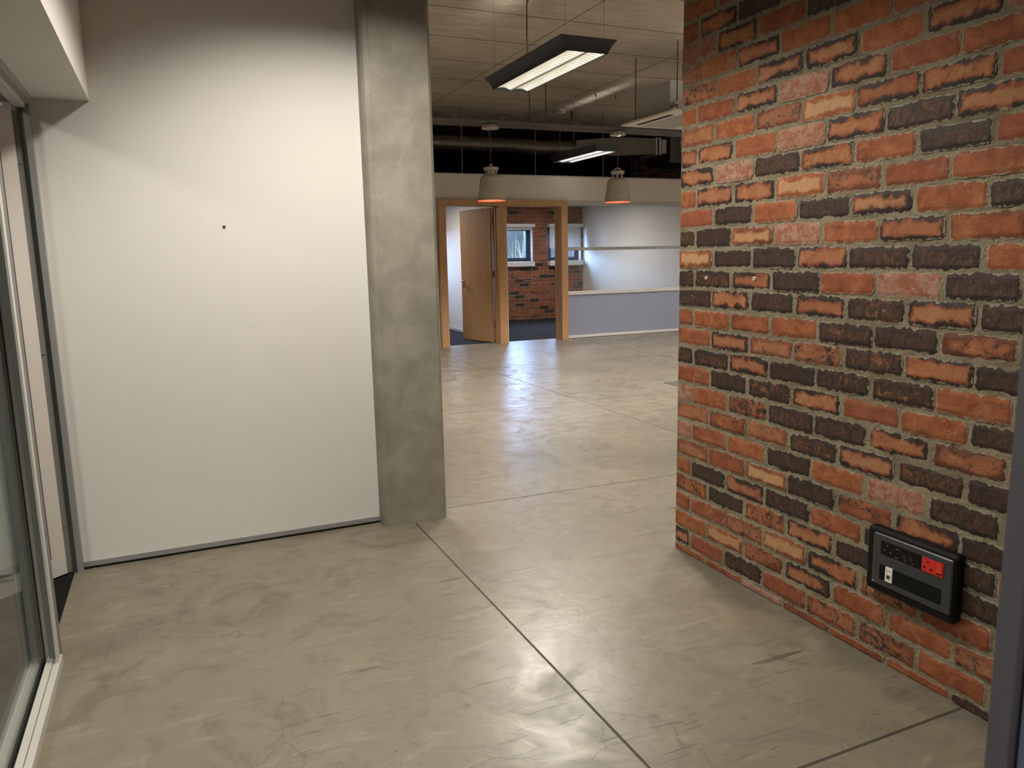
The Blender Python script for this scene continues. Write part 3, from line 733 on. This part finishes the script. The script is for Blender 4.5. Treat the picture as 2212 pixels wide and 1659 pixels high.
def reeds(name, cx, cy, seed, mat, label, w=1.4):
    rg = random.Random(seed); b = MB()
    for k in range(170):
        x = cx+rg.uniform(-w/2, w/2); y = cy+rg.uniform(-.35, .35); h = rg.uniform(1.0, 1.95); lean = rg.uniform(-1.0, 1.0); ly = rg.uniform(-.3, .2); wd = rg.uniform(.012, .028)
        pts = [Vector((x+lean*s*s*h*0.45, y+ly*s*s, h*(s-0.32*abs(lean)*s*s*s))) for s in (0, .25, .5, .7, .85, 1)]
        for i in range(5):
            wa, wb_ = wd*(1-i/5.5), wd*(1-(i+1)/5.5)
            b.quad(pts[i]+Vector((-wa, 0, 0)), pts[i]+Vector((wa, 0.006, 0)), pts[i+1]+Vector((wb_, 0.006, 0)), pts[i+1]+Vector((-wb_, 0, 0)))
    o = b.build(name, mat); tag(o, label, 'plant', 'reeds outside the office windows'); return o
reeds('reed_plant', 7.35, 16.5, 3, STRAW, 'dry straw-coloured reed clump outside the office window')
reeds('reed_plant', 7.9, 18.0, 9, REED, 'green arching reeds behind the dry clump outside the window', 2.4)
reeds('reed_plant', 9.6, 16.5, 5, REED, 'green reeds outside the window with the lowered blind', 1.0)
struct(bx('ground_outside', (-2, 14, 15.42, 30, -0.2, -0.02), plain('darkened_paving', (0.045, 0.045, 0.045), 0.8, spec=0.0)), 'paving outside the offices, darkened against the bright sky')  # albedo darkened to offset the overbright sky
struct(bx('wall_garden', (-2, 14, 21.6, 21.8, -0.2, 2.2), plain('darkened_render', (0.022, 0.021, 0.018), 0.9, 0, 0.5, 3, spec=0.0)), 'garden wall outside, raised and darkened to hide the bright sky')  # albedo darkened and height raised to keep the bright sky out of view

# ------------------------------------------------------------------ suspended fluorescent fittings
def lamp(x, y, louvre, label):
    t = thing('suspended_lamp', (x, y, 2.85), label, 'lamp', 'suspended strip lamps')
    hx, hy, tx, ty, h = 0.172, 0.705, 0.238, 0.735, 0.100
    # housing: a flared trough, open underneath, with a curved flank
    b = MB(); prof = []
    for k in range(5):
        s = k/4; prof.append((hx+(tx-hx)*(s**1.4), hy+(ty-hy)*(s**1.4), h*s))
    for k in range(4):
        a, c = prof[k], prof[k+1]
        for (sa, sb) in (((-1, -1), (1, -1)), ((1, -1), (1, 1)), ((1, 1), (-1, 1)), ((-1, 1), (-1, -1))):
            b.quad((sa[0]*a[0], sa[1]*a[1], a[2]), (sb[0]*a[0], sb[1]*a[1], a[2]), (sb[0]*c[0], sb[1]*c[1], c[2]), (sa[0]*c[0], sa[1]*c[1], c[2]))
    c = prof[-1]
    b.quad((-c[0], -c[1], h), (c[0], -c[1], h), (c[0], c[1], h), (-c[0], c[1], h))
    g = 0.005
    for (xa, xb, ya, yb) in ((-hx, -hx+g, -hy, hy), (hx-g, hx, -hy, hy), (-hx+g, hx-g, -hy, -hy+g), (-hx+g, hx-g, hy-g, hy)):
        b.box(xa, xb, ya, yb, 0, 0.03)
    b.build('housing', LAMPGREY, t)
    b = MB(); 
    for (xa, xb) in ((-hx+g, -0.007), (0.007, hx-g)):
        n = 6
        for k in range(n):
            x0, x1 = xa+(xb-xa)*k/n, xa+(xb-xa)*(k+1)/n
            z0 = 0.010+0.020*math.sin(PI*k/n); z1 = 0.010+0.020*math.sin(PI*(k+1)/n)
            b.quad((x0, -hy+g, z0), (x1, -hy+g, z1), (x1, hy-g, z1), (x0, hy-g, z0))
    df = b.build('diffuser', louvre, t)
    b = MB()
    for (xa, xb) in ((-hx+g, -0.007), (0.007, hx-g)):
        for k in range(1, 28):
            yy = -hy+g+(2*hy-2*g)*k/28; n = 8; up = []; lo = []
            for q in range(n+1):
                s = q/n; xx = xa+(xb-xa)*s; ar = math.sin(PI*s)
                up.append((xx, yy+0.012*ar, 0.009+0.020*ar)); lo.append((xx, yy+0.012*ar, 0.004+0.014*ar))
            for q in range(n): b.quad(up[q], up[q+1], lo[q+1], lo[q])
    b.build('louvre_blade', CHROME, df)
    bx('centre_bar', (-0.006, 0.006, -hy+g, hy-g, 0.0, 0.03), ALU, t)
    for sx in (-1, 1):
        for sy in (-1, 1):
            MB().tube([(sx*0.165, sy*0.66, h), (sx*0.165, sy*0.66, 0.799)], 0.0012, 5).build('hanger_wire', ROD, t)
            MB().tube([(sx*0.165, sy*0.66, 0.755), (sx*0.165, sy*0.66, 0.799)], 0.008, 8).build('ceiling_fixing', BLACK, t)
    MB().tube([(-0.15, 0.02, h), (-0.152, 0.02, 0.3), (-0.146, 0.02, 0.6), (-0.15, 0.02, 0.799)], 0.006, 8).build('power_cable', ROD, t)
    return t
l1 = lamp(2.965, 5.93, TUBE_W, 'large charcoal strip lamp with warm louvres, hanging nearest the concrete column')
l2 = lamp(5.975, 10.67, TUBE_C, 'charcoal strip lamp glowing cool white beyond the cable tray')

# ------------------------------------------------------------------ pendants
def pendant(x, y, ang, badge, label):
    t = thing('pendant_lamp', (x, y, 2.092), label, 'lamp', 'cream pendant lamps')
    t.rotation_euler = (0, 0, ang)
    b = MB().lathe([(0.183, 0.0), (0.184, 0.018), (0.177, 0.022), (0.1775, 0.026), (0.1425, 0.268), (0.139, 0.288), (0.130, 0.306), (0.112, 0.321), (0.085, 0.331), (0.0, 0.334)])
    sh = b.build('shade', LAMPWHITE, t, smooth=True)
    b = MB().lathe([(0.183, 0.0), (0.179, 0.001), (0.172, 0.022), (0.137, 0.262), (0.125, 0.295), (0.0, 0.325)])
    b.build('shade_lining', LAMPRED, sh, smooth=True)
    b = MB().lathe([(0.0, 0.35), (0.080, 0.35), (0.080, 0.383), (0.093, 0.385), (0.098, 0.417), (0.09, 0.422), (0.0, 0.422)])
    b2 = MB().lathe([(0.0, 0.385), (0.092, 0.385), (0.098, 0.417), (0.09, 0.422), (0.0, 0.422)])
    b2.build('cap_ring', LAMPWHITE, t)
    for k in range(6):
        a = 2*PI*k/6+0.3
        MB().tube([(0.068*math.cos(a), 0.068*math.sin(a), 0.326), (0.068*math.cos(a), 0.068*math.sin(a), 0.387)], 0.012, 8).build('cap_pillar', CHROME, t)
    b = MB(); n = 12; w = 0.019
    for k in range(n):
        pa = PI*k/n; pb = PI*(k+1)/n
        for rr0, rr1 in ((0.062, 0.074),):
            def q(p, rr): return (rr*math.cos(p), 0.370+ (rr*1.35)*math.sin(p))
            A, B_, C_, D_ = q(pa, rr0), q(pb, rr0), q(pb, rr1), q(pa, rr1)
            for yy, s in ((-w, 1), (w, -1)): b.quad((A[0], yy, A[1]), (B_[0], yy, B_[1]), (C_[0], yy, C_[1]), (D_[0], yy, D_[1]))
            b.quad((D_[0], -w, D_[1]), (C_[0], -w, C_[1]), (C_[0], w, C_[1]), (D_[0], w, D_[1]))
            b.quad((A[0], -w, A[1]), (A[0], w, A[1]), (B_[0], w, B_[1]), (B_[0], -w, B_[1]))
    b.box(0.062, 0.074, -w, w, 0.318, 0.372).box(-0.074, -0.062, -w, w, 0.318, 0.372)
    b.build('handle', LAMPWHITE, t)
    # the lettered badge on the flank is a small dark oval
    rad = 0.176-0.024*((0.055-0.022)/0.213)
    b = MB().tube([(0, -rad+0.002, 0.056), (0, -rad-0.0015, 0.056)], 0.014, 16)
    bd = b.build('badge', BLACKPL, sh); bd.rotation_euler = (0, 0, badge)
    b = MB().lathe([(0.0, 0.03), (0.035, 0.05), (0.05, 0.09), (0.04, 0.135), (0.018, 0.17), (0.018, 0.22), (0, 0.22)], seg=20)
    b.build('bulb', BULB, t, smooth=True)
    MB().tube([(0, 0, 0.422), (0, 0, 0.905)], 0.0042, 8).build('cord', REDCORD, t)
    MB().lathe([(0.0, 0.900), (0.108, 0.900), (0.110, 0.906), (0.092, 0.946), (0.0, 0.946)]).build('canopy', LAMPWHITE, t)
    return t
pendant(3.925, 9.45, DEG(75), DEG(-183), 'cream bell pendant on a red cord in front of the oak door frame')
pendant(5.83, 9.45, DEG(-25), DEG(57), 'cream bell pendant on a red cord in front of the office glazing')
for (x, y) in ((3.925, 9.45), (5.83, 9.45)):
    l = bpy.data.lights.new('pendant_light', 'POINT'); l.energy = 7; l.color = (1, 0.72, 0.45); l.shadow_soft_size = 0.05
    o = bpy.data.objects.new('pendant_light', l); COL.objects.link(o); o.location = (x, y, 2.12)

# ------------------------------------------------------------------ cable tray and what hangs by it
tr = thing('cable_tray', (5.5, 9.4, 3.05), 'perforated steel cable tray crossing the hall under the ceiling', 'cable tray')
X0, X1, YA, YB, ZB, ZT = 1.4, 11.2, 9.22, 9.68, 3.052, 3.108
b = MB(); px = 0.034; k = 0; x = X0
while x < X1:      # slotted near lip
    b.box(x, x+0.019, YA-0.0015, YA+0.0015, ZB+0.012, ZT-0.010); x += px
b.box(X0, X1, YA-0.0015, YA+0.0015, ZB, ZB+0.012).box(X0, X1, YA-0.0015, YA+0.0015, ZT-0.010, ZT)
b.box(X0, X1, YB-0.0015, YB+0.0015, ZB, ZT)
loc(b.build('side_lip', STEEL), tr)
b = MB(); x = X0
while x < X1:      # perforated bottom: cross straps between the holes
    b.box(x, x+0.021, YA, YB, ZB-0.0015, ZB); x += 0.046
for k in range(10): b.box(X0, X1, YA+0.046*k, YA+0.046*k+0.018, ZB-0.0012, ZB+0.0003)
loc(b.build('bottom_plate', plain('tray_steel', (0.20, 0.19, 0.18), 0.4, 0.6, 0.15, 30)), tr)
for (x, y) in ((4.617, YA+0.01), (4.589, YB-0.02), (8.0, YA+0.01), (7.97, YB-0.02)):
    loc(MB().tube([(x, y, ZB-0.02), (x, y, 3.649)], 0.006, 8).build('drop_rod', STEEL), tr)
b = MB(); pts = [(3.894+0.294*s, 9.30, 3.10+0.055*math.sin(PI*s)) for s in [i/10 for i in range(11)]]
tag(MB().tube(pts, 0.005, 8).build('cable', STEEL), 'thin dark cable looping up out of the cable tray', 'cable')
fl = thing('sensor_head', (5.08, 9.4, 3.06), 'small flat grey fitting on a bent arm above the cable tray', 'fitting')
loc(MB().tube([(5.082, 9.4, 3.06), (5.080, 9.4, 3.255), (5.066, 9.4, 3.270), (5.00, 9.4, 3.268)], 0.008, 8).build('arm', STEEL), fl)
loc(MB().box(4.87, 5.03, 9.34, 9.46, 3.258, 3.272).build('head', ACGREY, bevel=0.004), fl)
loc(MB().lathe([(0, -0.03), (0.042, -0.03), (0.045, 0.0), (0, 0.0)], (4.945, 9.4, 3.258)).build('lens_ring', ALUPALE), fl)

# ------------------------------------------------------------------ cassette air conditioner
ac = thing('air_conditioner', (5.57, 7.66, 2.885), 'ceiling cassette air conditioner with ivory panel hung on rods', 'air conditioner')
PX0, PX1, PY0, PY1, PZ = 5.095, 6.02, 7.13, 8.19, 2.882
b = MB(); 
b.box(PX0, PX1, PY0, PY1, PZ, PZ+0.026)
loc(b.build('panel', ACWHITE, bevel=0.006), ac)
loc(bx('intake_grille', (PX0+0.24, PX1-0.24, PY0+0.10, PY1-0.10, PZ-0.004, PZ+0.002), plain('ivory_grille', (0.36, 0.325, 0.26), 0.5, 0, 0.05, 60), bevel=0.001), ac)
for (xa, xb, ya, yb) in ((PX0+0.105, PX0+0.165, PY0+0.22, PY1-0.17), (PX1-0.165, PX1-0.105, PY0+0.22, PY1-0.17)):
    loc(bx('air_slot', (xa, xb, ya, yb, PZ-0.003, PZ+0.002), BLACKPL), ac)
loc(bx('shadow_gap', (5.24, 5.92, 7.40, 8.075, PZ+0.026, 2.955), BLACKPL), ac)
loc(bx('body', (5.245, 5.95, 7.41, 8.07, 2.955, 3.268), ACGREY, bevel=0.003), ac)
loc(bx('bracket', (5.235, 5.28, 7.985, 8.09, 2.99, 3.02), ACGREY), ac)
loc(bx('bracket', (5.235, 5.30, 7.30, 7.41, 2.99, 3.02), ACGREY), ac)
for (x, y, zb) in ((5.245, 8.10, 2.905), (5.275, 7.32, 2.905), (5.93, 8.12, 2.95), (5.93, 7.36, 2.95)):
    loc(MB().tube([(x, y, zb), (x, y, 3.649)], 0.0065, 8).build('hanging_rod', STEEL), ac)

# ------------------------------------------------------------------ duct in the void
du = thing('ventilation_duct', (5.5, 12.3, 3.2), 'flexible silver ventilation duct in the dark above the offices', 'duct')
def ribbed(x0, x1, r, pitch):
    b = MB(); pts = []; rad = []; x = x0; k = 0
    while x < x1:
        pts += [(x, 12.3, 3.225), (x+pitch*0.55, 12.3, 3.225), (x+pitch*0.75, 12.3, 3.225)]; rad += [r, r, r*0.955]; x += pitch
    return b.tube(pts, rad, 28)
loc(ribbed(0.5, 5.62, 0.115, 0.085).build('flexible_hose', GALV), du)
loc(MB().tube([(5.60, 12.3, 3.22), (6.22, 12.3, 3.21)], 0.122, 28).build('sleeve', GALV, smooth=False), du)
loc(ribbed(6.2, 6.7, 0.115, 0.085).build('flexible_hose', GALV), du)
b = MB()
A = [(6.68, 12.18, 3.10), (6.68, 12.42, 3.10), (6.68, 12.42, 3.34), (6.68, 12.18, 3.34)]; B_ = [(7.5, 12.1, 3.10), (7.5, 12.6, 3.10), (7.5, 12.6, 3.42), (7.5, 12.1, 3.42)]
C_ = [(8.28, 12.1, 3.16), (8.28, 12.6, 3.16), (8.28, 12.6, 3.42), (8.28, 12.1, 3.42)]
for P_, Q_ in ((A, B_), (B_, C_)):
    for i in range(4): b.quad(P_[i], P_[(i+1) % 4], Q_[(i+1) % 4], Q_[i])
b.quad(*A); b.quad(*C_)
loc(b.build('transition_box', GALV), du)
loc(MB().box(8.26, 8.29, 12.08, 12.62, 3.14, 3.44).box(8.34, 8.37, 12.08, 12.62, 3.14, 3.44).build('flange', ALUPALE), du)
loc(bx('coupling', (8.29, 8.34, 12.12, 12.58, 3.18, 3.40), BLACK), du)
loc(MB().box(8.40, 8.50, 12.1, 12.6, 3.17, 3.41).build('flange', RAIL), du)
for x in (1.5, 3.3, 5.1, 6.45, 7.9):
    loc(MB().box(x-0.012, x+0.012, 12.35, 12.354, 3.30, 3.649).build('hanger_strap', STEEL), du)
# unit with loose cables at the end of the duct
un = thing('fan_unit', (9.2, 12.4, 3.0), 'grey boxed fan unit at the end of the duct beside the brick corner', 'fan unit')
loc(bx('casing', (8.62, 9.6, 12.15, 12.9, 3.02, 3.60), plain('dark_sheet', (0.10, 0.095, 0.085), 0.5, 0.3, 0.1, 8), bevel=0.004), un)
loc(bx('isolator', (8.98, 9.12, 12.06, 12.15, 3.12, 3.34), ACGREY, bevel=0.004), un)
b = MB()
for k in range(3):
    o_ = 0.018*k
    b.tube([(8.86+o_, 12.12, 3.52), (8.80+o_*1.6, 12.09, 3.36), (8.82+o_, 12.08, 3.20), (8.92+o_, 12.08, 3.12), (9.02, 12.1, 3.16)], 0.006, 6)
loc(b.build('cable', ALUPALE), un)
for (x, y) in ((8.7, 12.25), (9.5, 12.25), (8.7, 12.8), (9.5, 12.8)):
    loc(MB().tube([(x, y, 3.59), (x, y, 3.649)], 0.006, 6).build('hanging_rod', STEEL), un)
for i, (x, y, lab) in enumerate(((4.226, 11.31, 'grey hanging rod above the open oak door'), (5.46, 11.31, 'grey hanging rod above the second oak doorway'), (6.70, 11.31, 'grey hanging rod above the office glazing, behind the far strip lamp'))):
    tag(MB().tube([(x, y, 2.63), (x, y, 3.649)], 0.007, 8).build('hanging_rod', ROD), lab, 'rod', 'rods above the office band')

# ------------------------------------------------------------------ power and data box on the brick wall
sb = thing('socket_box', (2.085, 1.59, 0.27), 'black power and data outlet box with a red socket on the brick wall', 'socket')
def yz(name, y0, y1, z0, z1, xf, th, mat, bev=0.0, seg=2, par=None):
    o = MB().box(xf, xf+th, y0, y1, z0, z1).build(name, mat, bevel=bev, seg=seg); loc(o, sb) if par is None else loc(o, par); return o
yz('back_box', 1.428, 1.750, 0.263, 0.481, 2.049, 0.042, BLACKPL, 0.014, 4)
yz('face_plate', 1.438, 1.722, 0.290, 0.466, 2.0435, 0.010, SOCKGREY, 0.007, 3)
strip = yz('socket_strip', 1.468, 1.690, 0.400, 0.446, 2.0425, 0.004, BLACKPL, 0.0008)
yz('data_strip', 1.469, 1.690, 0.314, 0.364, 2.0425, 0.004, BLACKPL, 0.0008)
red = yz('red_socket', 1.466, 1.538, 0.4005, 0.4455, 2.0405, 0.004, SOCKRED, 0.0006)
# pin holes of a three-pin outlet and its rocker switch
holes = MB()
for (y, z) in ((1.517, 0.434), (1.528, 0.416), (1.505, 0.413)): holes.box(2.0398, 2.0408, y-0.003, y+0.003, z-0.003, z+0.003)
holes.build('pin_holes', BLACKPL, red)
b = MB().box(2.0385, 2.0410, 1.470, 1.488, 0.409, 0.442)
b.build('rocker_switch', plain('red_rocker', (0.62, 0.035, 0.022), 0.35, 0, 0.05, 60), red, bevel=0.0012)
MB().box(2.0378, 2.0390, 1.471, 1.487, 0.4085, 0.412).build('switch_gap', BLACKPL, red)
pins = MB()
for cy in (1.664,):
    for (dy, dz) in ((0.0, 0.012), (0.011, -0.006), (-0.012, -0.008)): pins.tube([(2.0432, cy+dy, 0.423+dz), (2.0418, cy+dy, 0.423+dz)], 0.0022, 10)
pins.build('pin_sleeves', NICKEL, strip)
eu = MB()
for cy in (1.600, 1.577): eu.tube([(2.0430, cy, 0.420), (2.0415, cy, 0.420)], 0.0085, 20)
eu.build('outlet_recess', BLACK, strip)
for (y, z) in ((1.597, 0.408), (1.571, 0.407)):
    loc(MB().box(2.0408, 2.0418, y-0.004, y+0.004, z-0.0008, z+0.0008).build('contact', NICKEL), strip, 0)
loc(MB().box(2.0415, 2.0428, 1.620, 1.633, 0.434, 0.4355).build('contact', NICKEL), strip, 0)
loc(MB().box(2.0415, 2.0428, 1.620, 1.636, 0.4065, 0.408).build('contact', NICKEL), strip, 0)
mod = yz('data_module', 1.639, 1.665, 0.3155, 0.3645, 2.0395, 0.004, MODWHITE, 0.0008)
bz = MB().box(2.0382, 2.0400, 1.6445, 1.6595, 0.325, 0.342).build('jack_bezel', plain('grey_jack', (0.42, 0.40, 0.36), 0.4, 0, 0.05, 60), mod, bevel=0.0006)
MB().box(2.0372, 2.0388, 1.6475, 1.6565, 0.329, 0.338).build('jack_port', BLACK, mod)
mk = MB()
for (y, z, w_) in ((1.659, 0.356, 0.003), (1.652, 0.3575, 0.003), (1.645, 0.355, 0.003), (1.656, 0.351, 0.006), (1.647, 0.3515, 0.003)): mk.box(2.0388, 2.0397, y-w_/2, y+w_/2, z-0.0009, z+0.0009)
mk.build('module_marks', ALUDARK, mod)
loc(MB().box(2.0428, 2.0436, 1.712, 1.716, 0.2985, 0.300).box(2.0428, 2.0436, 1.7065, 1.710, 0.2985, 0.300).build('maker_mark', MODWHITE), sb)

# ------------------------------------------------------------------ small things
def plug(x, y, z, ax, label, mat=WHITEPL, r=0.0075):
    d = Vector((-1, 0, 0)) if ax == 'x' else Vector((0, -1, 0)); p = Vector((x, y, z))
    b = MB().tube([p-d*0.006, p+d*0.004], r, 12)
    b.tube([p+d*0.0035, p+d*0.0045], r*0.45, 10, 1)
    return tag(b.build('wall_plug', [mat, BLACK]), label, 'wall plug')
plug(0.255, 3.857, 1.54, 'y', 'grey screw anchor left in the white wall', plain('grey_anchor', (0.10, 0.10, 0.10), 0.5))
plug(2.088, 2.669, 1.272, 'x', 'white wall plug in the sooty brick nearer the wall corner')
plug(2.088, 2.374, 1.274, 'x', 'white wall plug in the orange brick, farther from the wall corner')
tag(bx('floor_box', (4.775, 5.10, 6.42, 6.79, -0.002, 0.006), plain('dull_cover', (0.11, 0.10, 0.095), 0.6, 0.1, 0.1, 40), bevel=0.002), 'dark grey floor outlet cover set in the hall floor', 'floor outlet')
